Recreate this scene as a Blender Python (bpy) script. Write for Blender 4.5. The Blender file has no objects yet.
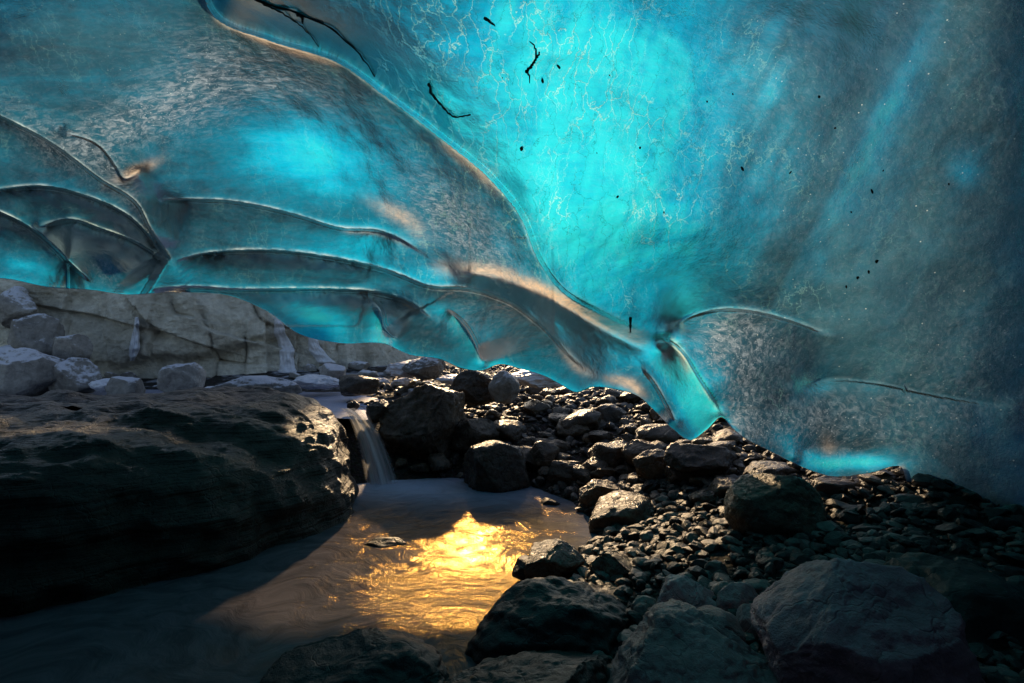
import bpy, bmesh, math, random
import numpy as np
from mathutils import Vector, Matrix

random.seed(7)
SC = bpy.context.scene
COL = SC.collection
F, CX, CY, CAMZ = 512.0, 512.0, 341.5, 1.5     # lens in pixels, camera height


def at(px, py, D):
    """world point seen at a pixel when it lies D metres ahead"""
    return ((px - CX) / F * D, D, CAMZ - (py - CY) / F * D)


# ------------------------------------------------------------------ noise
def _hash(ix, iy, iz):
    n = (ix * 374761393 + iy * 668265263 + iz * 2147483647 + 1013904223) & 0xFFFFFFFF
    n = ((n ^ (n >> 13)) * 1274126177) & 0xFFFFFFFF
    n = ((n ^ (n >> 16)) * 2246822519) & 0xFFFFFFFF
    return ((n ^ (n >> 15)) & 0xFFFFFF) / float(0xFFFFFF) * 2 - 1


def vnoise(p):
    p = np.asarray(p, float)
    i = np.floor(p).astype(np.int64)
    f = p - i
    u = f * f * f * (f * (f * 6 - 15) + 10)
    r = 0
    for dx in (0, 1):
        wx = u[..., 0] if dx else 1 - u[..., 0]
        for dy in (0, 1):
            wy = u[..., 1] if dy else 1 - u[..., 1]
            for dz in (0, 1):
                wz = u[..., 2] if dz else 1 - u[..., 2]
                r = r + wx * wy * wz * _hash(i[..., 0] + dx, i[..., 1] + dy, i[..., 2] + dz)
    return r


def fbm(p, octv=4, gain=0.5, lac=2.03):
    p = np.asarray(p, float)
    a, s, r = 1.0, 0.0, 0
    for k in range(octv):
        r = r + a * vnoise(p + 17.3 * k)
        s += a
        a *= gain
        p = p * lac
    return r / s


# ------------------------------------------------------------------ object helpers
def tag(o, label=None, cat=None, group=None, kind=None):
    if label: o['label'] = label
    if cat: o['category'] = cat
    if group: o['group'] = group
    if kind: o['kind'] = kind
    return o


def mesh_obj(name, V, Fc, mat, parent=None, smooth=True, attrs=None):
    me = bpy.data.meshes.new(name)
    V = np.asarray(V, np.float32)
    Fc = np.asarray(Fc, np.int32)
    n = Fc.shape[1]
    me.vertices.add(len(V)); me.vertices.foreach_set('co', V.ravel())
    me.loops.add(Fc.size); me.loops.foreach_set('vertex_index', Fc.ravel())
    me.polygons.add(len(Fc))
    me.polygons.foreach_set('loop_start', np.arange(0, Fc.size, n, dtype=np.int32))
    me.polygons.foreach_set('loop_total', np.full(len(Fc), n, np.int32))
    me.polygons.foreach_set('use_smooth', np.full(len(Fc), smooth, bool))
    me.update(calc_edges=True)
    for k, a in (attrs or {}).items():
        at_ = me.attributes.new(k, 'FLOAT', 'POINT')
        at_.data.foreach_set('value', np.asarray(a, np.float32).ravel())
    me.materials.append(mat)
    o = bpy.data.objects.new(name, me)
    COL.objects.link(o)
    if parent: o.parent = parent
    return o


def grid_faces(nr, nc, wrap=False):
    r = np.arange(nr - 1)[:, None]
    c = np.arange(nc if wrap else nc - 1)[None, :]
    a = r * nc + c
    b = r * nc + (c + 1) % nc
    return np.stack([a, b, b + nc, a + nc], -1).reshape(-1, 4)


def tube_mesh(pts, rad, seg=8):
    pts = [Vector(p) for p in pts]
    V, n = [], len(pts)
    for i, p in enumerate(pts):
        t = (pts[min(i + 1, n - 1)] - pts[max(i - 1, 0)]).normalized()
        s = t.cross(Vector((0.3, 0.2, 1))).normalized()
        u = s.cross(t)
        r = rad[i] if hasattr(rad, '__len__') else rad
        for k in range(seg):
            a = 2 * math.pi * k / seg
            V.append(p + (s * math.cos(a) + u * math.sin(a)) * r)
    return np.array(V), grid_faces(n, seg, True)


# ------------------------------------------------------------------ materials
class NT:
    def __init__(s, name):
        s.m = bpy.data.materials.new(name); s.m.use_nodes = True
        s.t = s.m.node_tree; s.t.nodes.clear()
        s.out = s.n('ShaderNodeOutputMaterial')

    def n(s, typ, ins=None, **kw):
        nd = s.t.nodes.new(typ)
        for k, v in kw.items(): setattr(nd, k, v)
        for k, v in (ins or {}).items():
            if hasattr(v, 'is_output') or isinstance(v, bpy.types.NodeSocket): s.t.links.new(v, nd.inputs[k])
            else: nd.inputs[k].default_value = v
        return nd

    def math(s, op, a, b=0.0, c=None, clamp=False):
        ins = {0: a, 1: b}
        if c is not None: ins[2] = c
        return s.n('ShaderNodeMath', ins, operation=op, use_clamp=clamp).outputs[0]

    def mix(s, fac, a, b, blend='MIX'):
        return s.n('ShaderNodeMix', {0: fac, 6: a, 7: b}, data_type='RGBA', blend_type=blend).outputs[2]

    def ramp(s, fac, stops, interp='LINEAR'):
        nd = s.n('ShaderNodeValToRGB', {0: fac})
        cr = nd.color_ramp; cr.interpolation = interp
        while len(cr.elements) < len(stops): cr.elements.new(0.5)
        for e, (p, c) in zip(cr.elements, stops):
            e.position = p
            e.color = c if len(c) == 4 else (*c, 1)
        return nd.outputs[0]

    def noise(s, vec, scale, detail=6, rough=0.6, dist=0.0):
        return s.n('ShaderNodeTexNoise', {'Vector': vec, 'Scale': scale, 'Detail': detail, 'Roughness': rough, 'Distortion': dist}).outputs['Fac']

    def sock(s, v): return v

    def surf(s, sh):
        s.t.links.new(sh, s.out.inputs[0]); return s.m


def g3(v): return (v, v, v, 1)


def rock_material(name, dark, light, rough=(0.3, 0.6), scale=1.0, frost=0.0, bump=0.5, strata=0.0, veins=0.15):
    t = NT(name)
    geo = t.n('ShaderNodeNewGeometry')
    pos = geo.outputs['Position']
    info = t.n('ShaderNodeObjectInfo').outputs['Random']
    off = t.n('ShaderNodeVectorMath', {0: pos, 1: (1, 1, 1)}, operation='MULTIPLY').outputs[0]
    cx = t.n('ShaderNodeCombineXYZ', {0: t.math('MULTIPLY', info, 23.0), 1: t.math('MULTIPLY', info, 57.0), 2: 0.0}).outputs[0]
    vec = t.n('ShaderNodeVectorMath', {0: off, 1: cx}, operation='ADD').outputs[0]
    n1 = t.noise(vec, 2.2 * scale, 8, 0.62, 0.4)
    n2 = t.noise(vec, 14 * scale, 8, 0.7)
    n3 = t.noise(vec, 70 * scale, 5, 0.7)
    mixn = t.math('ADD', t.math('MULTIPLY', n1, 0.55), t.math('MULTIPLY', n2, 0.45))
    col = t.ramp(mixn, [(0.32, dark), (0.5, tuple((a * .6 + b * .4) for a, b in zip(dark, light))), (0.68, light)])
    # each stone its own tone
    tone = t.math('ADD', t.math('ADD', 0.65, t.math('MULTIPLY', info, 0.7)), t.n('ShaderNodeAttribute', attribute_name='tone', attribute_type='GEOMETRY').outputs['Fac'])
    col = t.mix(1.0, col, t.n('ShaderNodeCombineColor', {0: tone, 1: tone, 2: tone}).outputs[0], 'MULTIPLY')
    # pale mineral flecks
    fl = t.ramp(n3, [(0.62, g3(0)), (0.72, g3(1))])
    col = t.mix(t.math('MULTIPLY', fl, 0.28), col, tuple(min(1, c * 2.2 + .02) for c in light[:3]) + (1,))
    # thin veins
    vo = t.n('ShaderNodeTexVoronoi', {'Vector': t.n('ShaderNodeVectorMath', {0: vec, 1: t.n('ShaderNodeTexNoise', {'Vector': vec, 'Scale': 3.0, 'Detail': 4.0}).outputs['Color']}, operation='ADD').outputs[0], 'Scale': 2.6 * scale}, feature='DISTANCE_TO_EDGE').outputs['Distance']
    crack = t.ramp(vo, [(0.0, g3(0)), (0.03, g3(1))])
    col = t.mix(t.math('MULTIPLY', t.math('SUBTRACT', 1.0, crack), veins), col, g3(0.01))
    if frost > 0:
        nz = t.n('ShaderNodeSeparateXYZ', {0: geo.outputs['Normal']}).outputs[2]
        fm = t.math('ADD', t.math('MULTIPLY_ADD', n1, 0.7, t.math('MULTIPLY', nz, 0.7)), t.math('MULTIPLY', t.math('SUBTRACT', n2, 0.42), 0.9))
        fm = t.ramp(fm, [(0.93 - 0.25 * frost, g3(0)), (1.12 - 0.25 * frost, g3(1))])
        col = t.mix(fm, col, (0.62, 0.62, 0.68, 1))
    h = t.math('ADD', t.math('MULTIPLY', n1, 1.0), t.math('MULTIPLY', n2, 0.42))
    h = t.math('ADD', h, t.math('MULTIPLY', n3, 0.12))
    h = t.math('ADD', h, t.math('MULTIPLY', crack, veins * .6))
    if strata:
        mp = t.n('ShaderNodeMapping', {'Vector': pos, 'Rotation': (0.12, 0.1, 0.3), 'Scale': (0.7, 0.7, 16)}).outputs[0]
        ns = t.noise(mp, 1.0, 5, 0.6, 0.5)
        h = t.math('ADD', h, t.math('MULTIPLY', ns, strata))
    bp = t.n('ShaderNodeBump', {'Strength': bump, 'Distance': 0.07 / scale, 'Height': h}).outputs[0]
    rg = t.n('ShaderNodeMapRange', {0: n2, 1: 0.3, 2: 0.7, 3: rough[0], 4: rough[1]}).outputs[0]
    b = t.n('ShaderNodeBsdfPrincipled', {'Base Color': col, 'Roughness': rg, 'Normal': bp, 'IOR': 1.4})
    return t.surf(b.outputs[0])


def ice_material():
    t = NT('cave_ice')
    geo = t.n('ShaderNodeNewGeometry')
    pos = geo.outputs['Position']
    A = lambda k: t.n('ShaderNodeAttribute', attribute_name=k, attribute_type='GEOMETRY').outputs['Fac']
    thin, frost, warm_glint, crackm, rim = A('thin'), A('frost'), A('warm_glint'), A('crack'), A('rim')
    haze = A('haze')
    n1 = t.noise(pos, 1.3, 6, 0.6, 0.6)
    n2 = t.noise(pos, 7, 7, 0.65, 0.3)
    n3 = t.noise(pos, 45, 4, 0.7)
    n4 = t.noise(pos, 160, 2, 0.6)
    # ice thickness decides what colour gets through
    tt = t.math('ADD', thin, t.math('MULTIPLY', t.math('SUBTRACT', n1, 0.5), 0.42))
    tt = t.math('ADD', tt, t.math('MULTIPLY', t.math('SUBTRACT', n2, 0.5), 0.22))
    tt = t.math('ADD', tt, t.math('MULTIPLY', t.math('SUBTRACT', n3, 0.5), 0.10), clamp=True)
    bandv = t.n('ShaderNodeMapping', {'Vector': pos, 'Rotation': (0.35, 0.25, 0.6), 'Scale': (0.5, 2.2, 3.2)}).outputs[0]
    band = t.noise(bandv, 1.5, 7, 0.62, 1.2)
    tt = t.math('ADD', tt, t.math('MULTIPLY', t.math('SUBTRACT', band, 0.5), 0.5), clamp=True)
    tr = t.ramp(tt, [(0.0, (.010, .030, .058)), (0.2, (.010, .081, .153)), (0.45, (.004, .195, .375)),
                     (0.72, (.002, .455, .82)), (1.0, (.02, .74, 1.0))])
    # cracks: wandering pale and dark hairlines
    mp = t.n('ShaderNodeMapping', {'Vector': pos, 'Scale': (1.9, 0.55, 0.55)}).outputs[0]
    dn = t.n('ShaderNodeTexNoise', {'Vector': pos, 'Scale': 2.4, 'Detail': 7.0, 'Roughness': 0.62}).outputs['Color']
    dv = t.n('ShaderNodeVectorMath', {0: dn, 1: (0.6, 0.6, 0.6)}, operation='MULTIPLY').outputs[0]
    cv = t.n('ShaderNodeVectorMath', {0: mp, 1: dv}, operation='ADD').outputs[0]
    def hair(scale, w):
        d = t.n('ShaderNodeTexVoronoi', {'Vector': cv, 'Scale': scale}, feature='DISTANCE_TO_EDGE').outputs['Distance']
        return t.ramp(d, [(0.0, g3(1)), (w, g3(0))])
    patch = t.ramp(t.noise(pos, 2.0, 3, 0.5), [(0.45, g3(0)), (0.6, g3(1))])
    patch2 = t.ramp(t.noise(t.n('ShaderNodeVectorMath', {0: pos, 1: (9, 4, 2)}, operation='ADD').outputs[0], 2.6, 3, 0.5), [(0.48, g3(0)), (0.6, g3(1))])
    c1 = t.math('MULTIPLY', t.math('MULTIPLY', hair(4.6, 0.026), patch), crackm)
    c2 = t.math('MULTIPLY', t.math('MULTIPLY', hair(11, 0.045), patch2), crackm)
    c3 = t.math('MULTIPLY', hair(2.7, 0.012), crackm)
    pale = t.math('ADD', t.math('MULTIPLY', c1, 0.75), t.math('MULTIPLY', c2, 0.2), clamp=True)
    tr = t.mix(pale, tr, (.45, 1.0, 1.0, 1))
    tr = t.mix(t.math('MULTIPLY', c3, 0.6), tr, (.0, .12, .16, 1))
    hz_ = t.math('MULTIPLY', haze, t.ramp(n1, [(0.3, g3(.35)), (0.7, g3(.95))]))
    tr = t.mix(hz_, tr, (.075, .25, .37, 1))
    # bubbles and frost: white grains
    vb = t.n('ShaderNodeTexVoronoi', {'Vector': pos, 'Scale': 42.0}).outputs['Distance']
    bub = t.ramp(t.math('ADD', vb, t.math('MULTIPLY', n2, 0.35)), [(0.24, g3(1)), (0.33, g3(0))])
    stx = t.n('ShaderNodeMapping', {'Vector': pos, 'Rotation': (0.3, 0.2, 0.5), 'Scale': (1.0, 5.0, 3.0)}).outputs[0]
    streak = t.noise(stx, 9.0, 7, 0.72, 0.8)
    grit = t.ramp(streak, [(0.42, g3(0)), (0.62, g3(1))])
    fm = t.math('MULTIPLY', frost, t.math('ADD', 0.42, t.math('MULTIPLY', grit, 0.5)), clamp=True)
    greyc = t.mix(grit, (.035, .075, .12, 1), (.26, .37, .50, 1))
    tr = t.mix(fm, tr, greyc)
    vs = t.n('ShaderNodeTexVoronoi', {'Vector': pos, 'Scale': 26.0})
    spk = t.math('MULTIPLY', t.ramp(vs.outputs['Distance'], [(0.05, g3(1)), (0.13, g3(0))]), t.ramp(t.n('ShaderNodeSeparateColor', {0: vs.outputs['Color']}).outputs[0], [(0.80, g3(0)), (0.84, g3(1))]))
    spk = t.math('MULTIPLY', spk, t.math('MULTIPLY_ADD', haze, .9, t.math('MULTIPLY', frost, .6)), clamp=True)
    tr = t.mix(spk, tr, (.75, .95, 1, 1))
    grain = t.math('MULTIPLY', bub, t.math('MULTIPLY', frost, 0.75))
    tr = t.mix(grain, tr, (.55, .75, .95, 1))
    # warm sun glints painted into the ice colour on crests and folds
    sm = t.math('MULTIPLY', warm_glint, t.math('ADD', -0.25, t.math('MULTIPLY', streak, 2.1)), clamp=True)
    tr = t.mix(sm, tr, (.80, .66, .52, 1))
    rm = t.math('MULTIPLY', rim, t.ramp(n2, [(0.40, g3(0.05)), (0.62, g3(0.75))]))  # pale edge light painted as a line along the crests
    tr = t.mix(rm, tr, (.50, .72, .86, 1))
    # surface
    h = t.math('ADD', t.math('MULTIPLY', n2, 0.28), t.math('MULTIPLY', n3, 0.16))
    h = t.math('ADD', h, t.math('MULTIPLY', n4, 0.06))
    h = t.math('ADD', h, t.math('MULTIPLY', t.math('MULTIPLY', streak, frost), 0.35))
    h = t.math('ADD', h, t.math('MULTIPLY', pale, -0.12))
    bp = t.n('ShaderNodeBump', {'Strength': 0.42, 'Distance': 0.05, 'Height': h}).outputs[0]
    tl = t.n('ShaderNodeBsdfTranslucent', {'Color': tr, 'Normal': bp}).outputs[0]
    dcol = t.mix(0.55, tr, (.14, .22, .28, 1))
    df = t.n('ShaderNodeBsdfDiffuse', {'Color': dcol, 'Normal': bp}).outputs[0]
    body = t.n('ShaderNodeMixShader', {0: 0.22, 1: tl, 2: df}).outputs[0]
    gl = t.n('ShaderNodeBsdfGlossy', {'Color': (.95, .95, .95, 1), 'Roughness': 0.13, 'Normal': bp}).outputs[0]
    fr = t.n('ShaderNodeFresnel', {'IOR': 1.31, 'Normal': bp}).outputs[0]
    return t.surf(t.n('ShaderNodeMixShader', {0: fr, 1: body, 2: gl}).outputs[0])


def water_material():
    t = NT('silty_water')
    pos = t.n('ShaderNodeNewGeometry').outputs['Position']
    foam = t.n('ShaderNodeAttribute', attribute_name='foam', attribute_type='GEOMETRY').outputs['Fac']
    wn = t.n('ShaderNodeTexNoise', {'Vector': pos, 'Scale': 0.9, 'Detail': 3.0}).outputs['Color']
    wv = t.n('ShaderNodeVectorMath', {0: wn, 1: (1.3, 1.3, 0)}, operation='MULTIPLY').outputs[0]
    v = t.n('ShaderNodeVectorMath', {0: pos, 1: wv}, operation='ADD').outputs[0]
    mp = t.n('ShaderNodeMapping', {'Vector': v, 'Rotation': (0, 0, 0.45), 'Scale': (1.7, 3.8, 1)}).outputs[0]
    s1 = t.noise(mp, 2.4, 7, 0.62, 0.7)
    mp2 = t.n('ShaderNodeMapping', {'Vector': v, 'Rotation': (0, 0, 0.2), 'Scale': (1.2, 2.5, 1)}).outputs[0]
    s2 = t.noise(mp2, 9, 5, 0.6, 0.5)
    s3 = t.noise(pos, 26, 4, 0.6, 0.3)
    h = t.math('ADD', s1, t.math('MULTIPLY', s2, 0.38))
    h = t.math('ADD', h, t.math('MULTIPLY', s3, 0.07))
    bp = t.n('ShaderNodeBump', {'Strength': 0.33, 'Distance': 0.035, 'Height': h}).outputs[0]
    col = t.mix(t.ramp(s1, [(0.35, g3(0)), (0.65, g3(1))]), (.060, .056, .066, 1), (.120, .108, .124, 1))
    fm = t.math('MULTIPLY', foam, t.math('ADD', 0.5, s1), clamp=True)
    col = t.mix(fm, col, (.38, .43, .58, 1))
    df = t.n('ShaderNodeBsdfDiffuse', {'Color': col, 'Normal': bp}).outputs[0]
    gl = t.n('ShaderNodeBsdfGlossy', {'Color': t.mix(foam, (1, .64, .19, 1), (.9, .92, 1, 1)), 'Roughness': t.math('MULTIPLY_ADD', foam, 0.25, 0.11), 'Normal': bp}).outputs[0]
    fr = t.math('MULTIPLY', t.n('ShaderNodeFresnel', {'IOR': 1.33, 'Normal': bp}).outputs[0], .42)
    return t.surf(t.n('ShaderNodeMixShader', {0: fr, 1: df, 2: gl}).outputs[0])


def fall_material():
    t = NT('falling_water')
    uv = t.n('ShaderNodeAttribute', attribute_name='across', attribute_type='GEOMETRY').outputs['Fac']
    al = t.n('ShaderNodeAttribute', attribute_name='along', attribute_type='GEOMETRY').outputs['Fac']
    v = t.n('ShaderNodeCombineXYZ', {0: uv, 1: t.math('MULTIPLY', al, 0.12), 2: 0.0}).outputs[0]
    s = t.noise(v, 9, 4, 0.6)
    edge = t.math('SUBTRACT', 1.0, t.math('POWER', t.math('ABSOLUTE', t.math('MULTIPLY_ADD', uv, 2.0, -1.0)), 2.0))
    a = t.math('MULTIPLY', t.ramp(s, [(0.3, g3(0.45)), (0.6, g3(1))]), edge, clamp=True)
    d = t.n('ShaderNodeBsdfDiffuse', {'Color': (.82, .84, .88, 1)}).outputs[0]
    tl = t.n('ShaderNodeBsdfTranslucent', {'Color': (.82, .84, .88, 1)}).outputs[0]
    m = t.n('ShaderNodeMixShader', {0: 0.5, 1: d, 2: tl}).outputs[0]
    tp = t.n('ShaderNodeBsdfTransparent').outputs[0]
    return t.surf(t.n('ShaderNodeMixShader', {0: a, 1: tp, 2: m}).outputs[0])


def ground_material():
    t = NT('stony_ground')
    geo = t.n('ShaderNodeNewGeometry'); pos = geo.outputs['Position']
    snow = t.n('ShaderNodeAttribute', attribute_name='snow', attribute_type='GEOMETRY').outputs['Fac']
    n1 = t.noise(pos, 1.6, 8, 0.65); n2 = t.noise(pos, 18, 6, 0.7)
    vo = t.n('ShaderNodeTexVoronoi', {'Vector': pos, 'Scale': 26.0})
    col = t.ramp(n2, [(0.3, (.012, .011, .010)), (0.7, (.06, .055, .05))])
    col = t.mix(0.35, col, vo.outputs['Color'], 'MULTIPLY')
    sm = t.math('MULTIPLY', snow, t.ramp(n1, [(0.52, g3(0)), (0.62, g3(1))]))
    col = t.mix(sm, col, (.36, .37, .42, 1))
    h = t.math('SUBTRACT', n2, vo.outputs['Distance'])
    bp = t.n('ShaderNodeBump', {'Strength': 0.7, 'Distance': 0.04, 'Height': h}).outputs[0]
    return t.surf(t.n('ShaderNodeBsdfPrincipled', {'Base Color': col, 'Roughness': 0.85, 'Specular IOR Level': .15, 'Normal': bp}).outputs[0])


def simple(name, col, rough=0.6, var=0.5, scale=30):
    t = NT(name)
    pos = t.n('ShaderNodeNewGeometry').outputs['Position']
    n = t.noise(pos, scale, 5, 0.65)
    c = t.ramp(n, [(0.3, tuple(x * (1 - var) for x in col)), (0.7, col)])
    bp = t.n('ShaderNodeBump', {'Strength': 0.5, 'Distance': 0.01, 'Height': n}).outputs[0]
    return t.surf(t.n('ShaderNodeBsdfPrincipled', {'Base Color': c, 'Roughness': rough, 'Normal': bp}).outputs[0])


M_ice = ice_material()
M_water = water_material()
M_fall = fall_material()
M_ground = ground_material()
M_wet = rock_material('wet_dark_rock', (.014, .012, .010), (.17, .125, .08), (.14, .42), 1.0, 0.0, 0.8)
M_ledge = rock_material('layered_dark_rock', (.008, .007, .006), (.075, .060, .043), (.22, .5), 1.0, 0.0, 1.0, 1.3)
M_grey = rock_material('dry_grey_rock', (.17, .10, .095), (.66, .43, .41), (.4, .7), 1.0, 0.0, 0.8)
M_black = rock_material('black_wet_rock', (.007, .005, .004), (.035, .025, .020), (.3, .6))
M_purple = rock_material('purple_grey_rock', (.20, .10, .11), (.68, .38, .40), (.4, .65), 1.0, 0.0, 0.8)
M_far = rock_material('frosted_far_rock', (.11, .10, .09), (.46, .43, .395), (.4, .7), 0.9, 0.35, 0.8)
M_cliff = rock_material('cliff_rock', (.29, .26, .205), (.80, .76, .66), (.55, .8), 0.5, 0.0, 1.3, 0.0, 0.0)
M_gravel = rock_material('gravel_stone', (.03, .027, .025), (.22, .185, .155), (.28, .55), 2.0)
M_twig = simple('dark_bark', (.018, .014, .010))
M_speck = simple('black_grit', (.012, .011, .011))
M_frozen = simple('frozen_white_ice', (.78, .78, .84), 0.35, 0.25, 14)

# ------------------------------------------------------------------ terrain height (thin plate through surveyed points)
GP = np.array([
    (-.62, 5.15, -.16), (-1.33, 5.15, -.14), (.38, 4.3, -.10), (-.45, 3.76, -.2), (-.65, 2.97, -.2), (-1.68, 2.75, -.2),
    (-2.17, 2.2, -.2), (-1.2, 3.5, -.2), (0.1, 4.9, -.10), (-1.0, 2.2, -.18), (-3.0, 1.6, -.2), (0.25, 3.75, -.10),
    (.55, 3.6, .03), (.9, 3.7, .10), (1.26, 3.1, .30), (1.55, 3.1, .33), (2.5, 3.2, .66), (2.6, 2.6, .60), (3.6, 3.0, .95), (1.2, 4.5, .24),
    (1.5, 5.5, .45), (.75, 5.0, .08), (.9, 5.4, .22), (.24, 6.8, .42), (-.4, 7.8, .55), (-1.2, 9.3, .66), (-2.0, 11.5, .76),
    (.25, 2.66, .02), (.0, 2.4, -.02), (.77, 2.09, .2), (1.4, 1.8, .36), (-.73, 2.0, -.12), (0, 1.0, 0), (2.5, 1.0, .7), (-3, 0, -.1), (0, -3, .1), (4, -3, 1),
    (-4, 4.5, .25), (-2.6, 5.5, .25), (-1.9, 6.3, .45), (-2.6, 7.3, .52), (-6, 7.6, .5), (-8, 8.6, .52), (-4.5, 8.6, .52), (-9, 10.5, .8), (-5, 10.6, .75), (-3, 10.8, .75),
    (0, 16, 1.0), (3, 9, .9), (6, 8, 1.4), (6, 16, 2.0), (-12, 18, 2.5), (-14, 6, 1.5), (8, 2, 1.6)], float)


def _tps(P):
    n = len(P)
    d = np.linalg.norm(P[:, None, :2] - P[None, :, :2], axis=-1)
    K = np.where(d > 0, d * d * np.log(d + 1e-9), 0) + np.eye(n) * 0.02
    Q = np.c_[np.ones(n), P[:, :2]]
    Amat = np.block([[K, Q], [Q.T, np.zeros((3, 3))]])
    return np.linalg.solve(Amat, np.r_[P[:, 2], 0, 0, 0])


TC = _tps(GP)


def ground_z(x, y):
    x = np.asarray(x, float); y = np.asarray(y, float)
    sh = x.shape
    q = np.stack([x.ravel(), y.ravel()], -1)
    out = np.empty(len(q))
    for s in range(0, len(q), 20000):
        qq = q[s:s + 20000]
        d = np.linalg.norm(qq[:, None] - GP[None, :, :2], axis=-1)
        out[s:s + 20000] = (np.where(d > 0, d * d * np.log(d + 1e-9), 0)) @ TC[:-3] + TC[-3] + qq @ TC[-2:]
    r = np.hypot(q[:, 0], q[:, 1] - 5)
    k = np.clip((r - 11) / 8, 0, 1); k = k * k * (3 - 2 * k)
    far = 1.1 + 0.25 * fbm(np.stack([q[:, 0] * .1, q[:, 1] * .1, q[:, 0] * 0], -1), 3)
    out = np.clip(out, -.4, 3) * (1 - k) + far * k
    out = out + 0.03 * fbm(np.stack([q[:, 0] * 2, q[:, 1] * 2, q[:, 0] * 0], -1), 4)
    return out.reshape(sh)


def gz(x, y): return float(ground_z(np.array([x]), np.array([y]))[0])


def ray_ground(px, py, lo=1.2, hi=30):
    D = np.exp(np.linspace(math.log(lo), math.log(hi), 300))
    X, Y, Z = at(px, py, D)
    g = np.maximum(ground_z(X, Y), 0.0)
    b = np.nonzero(Z < g)[0]
    return float(D[b[0]]) if len(b) else 12.0


def axis(lo, hi, step, far):
    a = list(np.arange(lo, hi + 1e-6, step))
    s, r, l = step, [], []
    x = hi
    while x < far: s *= 1.25; x += s; r.append(x)
    s, x = step, lo
    while x > -far: s *= 1.25; x -= s; l.append(x)
    return np.array(l[::-1] + a + r)


gx = axis(-9, 7, 0.08, 400); gy = axis(-2, 13, 0.08, 400)
GX, GY = np.meshgrid(gx, gy)
GZ = ground_z(GX, GY)
sn = np.clip((GY - 7.0) / 1.5, 0, 1) * np.clip(1 - (GX - 2) / 2, 0, 1)
ground = mesh_obj('ground', np.stack([GX, GY, GZ], -1).reshape(-1, 3), grid_faces(len(gy), len(gx)), M_ground, attrs={'snow': sn})
tag(ground, kind='structure')

# ------------------------------------------------------------------ water
wx = np.linspace(-6, 2.2, 160); wy = np.linspace(-1.5, 6.2, 150)
WX, WY = np.meshgrid(wx, wy)
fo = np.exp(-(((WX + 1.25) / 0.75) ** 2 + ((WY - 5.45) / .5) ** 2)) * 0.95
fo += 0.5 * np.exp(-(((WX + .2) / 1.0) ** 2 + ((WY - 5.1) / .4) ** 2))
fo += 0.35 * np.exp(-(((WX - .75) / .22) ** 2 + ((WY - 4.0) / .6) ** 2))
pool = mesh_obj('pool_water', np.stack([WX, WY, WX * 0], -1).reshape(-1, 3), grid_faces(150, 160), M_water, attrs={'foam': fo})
tag(pool, kind='structure')
wx = np.linspace(-12, -1.72, 120); wy = np.linspace(6.12, 9.6, 60)
WX, WY = np.meshgrid(wx, wy)
fo = .55 + np.clip((WX + 3.6) / 1.6, 0, 1) * 0.4
up = mesh_obj('upper_stream_water', np.stack([WX, WY, WX * 0 + 0.60 - 0.05 * np.clip((WX + 2.3) / .7, 0, 1)], -1).reshape(-1, 3), grid_faces(60, 120), M_water, attrs={'foam': fo})
tag(up, kind='structure')

# small waterfall: three ribbons in one sheet of water
nv, nu = 40, 24
tt = np.linspace(0, 1, nv)[:, None]; uu = np.linspace(0, 1, nu)[None, :]
p0 = np.array(at(346, 408, 6.0)); p1 = np.array(at(382, 483, 5.42))
drop = np.concatenate([np.clip(tt * 2.2, 0, 1)], 0)
bx = p0[0] + (p1[0] - p0[0]) * tt ** 0.8
by = p0[1] + (p1[1] - p0[1]) * tt ** 0.7
bz = p0[2] + (p1[2] - p0[2]) * tt ** 1.9
wid = 0.19 + 0.16 * tt
V = np.stack([bx + (uu - .5) * wid, by - 0.05 * np.sin(uu * math.pi) + 0 * bx + 0.02 * np.sin(uu * 21), bz + 0 * uu], -1)
wf = mesh_obj('waterfall', V.reshape(-1, 3), grid_faces(nv, nu), M_fall, attrs={'across': (uu + 0 * tt), 'along': (tt + 0 * uu)})
tag(wf, 'small silky white waterfall spilling past the big dark ledge into the pool', 'waterfall')

# ------------------------------------------------------------------ ice roof
def curve(pts, n=400):
    P = np.array(pts, float)
    s = np.r_[0, np.cumsum(np.linalg.norm(np.diff(P[:, :2], axis=0), axis=1))]
    q = np.linspace(0, s[-1], n)
    # monotone-ish cubic (Catmull-Rom) for a smooth line
    out = np.empty((n, P.shape[1]))
    for c in range(P.shape[1]):
        m = np.gradient(P[:, c], s)
        k = np.clip(np.searchsorted(s, q, 'right') - 1, 0, len(s) - 2)
        h = s[k + 1] - s[k]; u = (q - s[k]) / h
        out[:, c] = ((2 * u**3 - 3 * u**2 + 1) * P[k, c] + (u**3 - 2 * u**2 + u) * h * m[k]
                     + (-2 * u**3 + 3 * u**2) * P[k + 1, c] + (u**3 - u**2) * h * m[k + 1])
    return out


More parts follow.
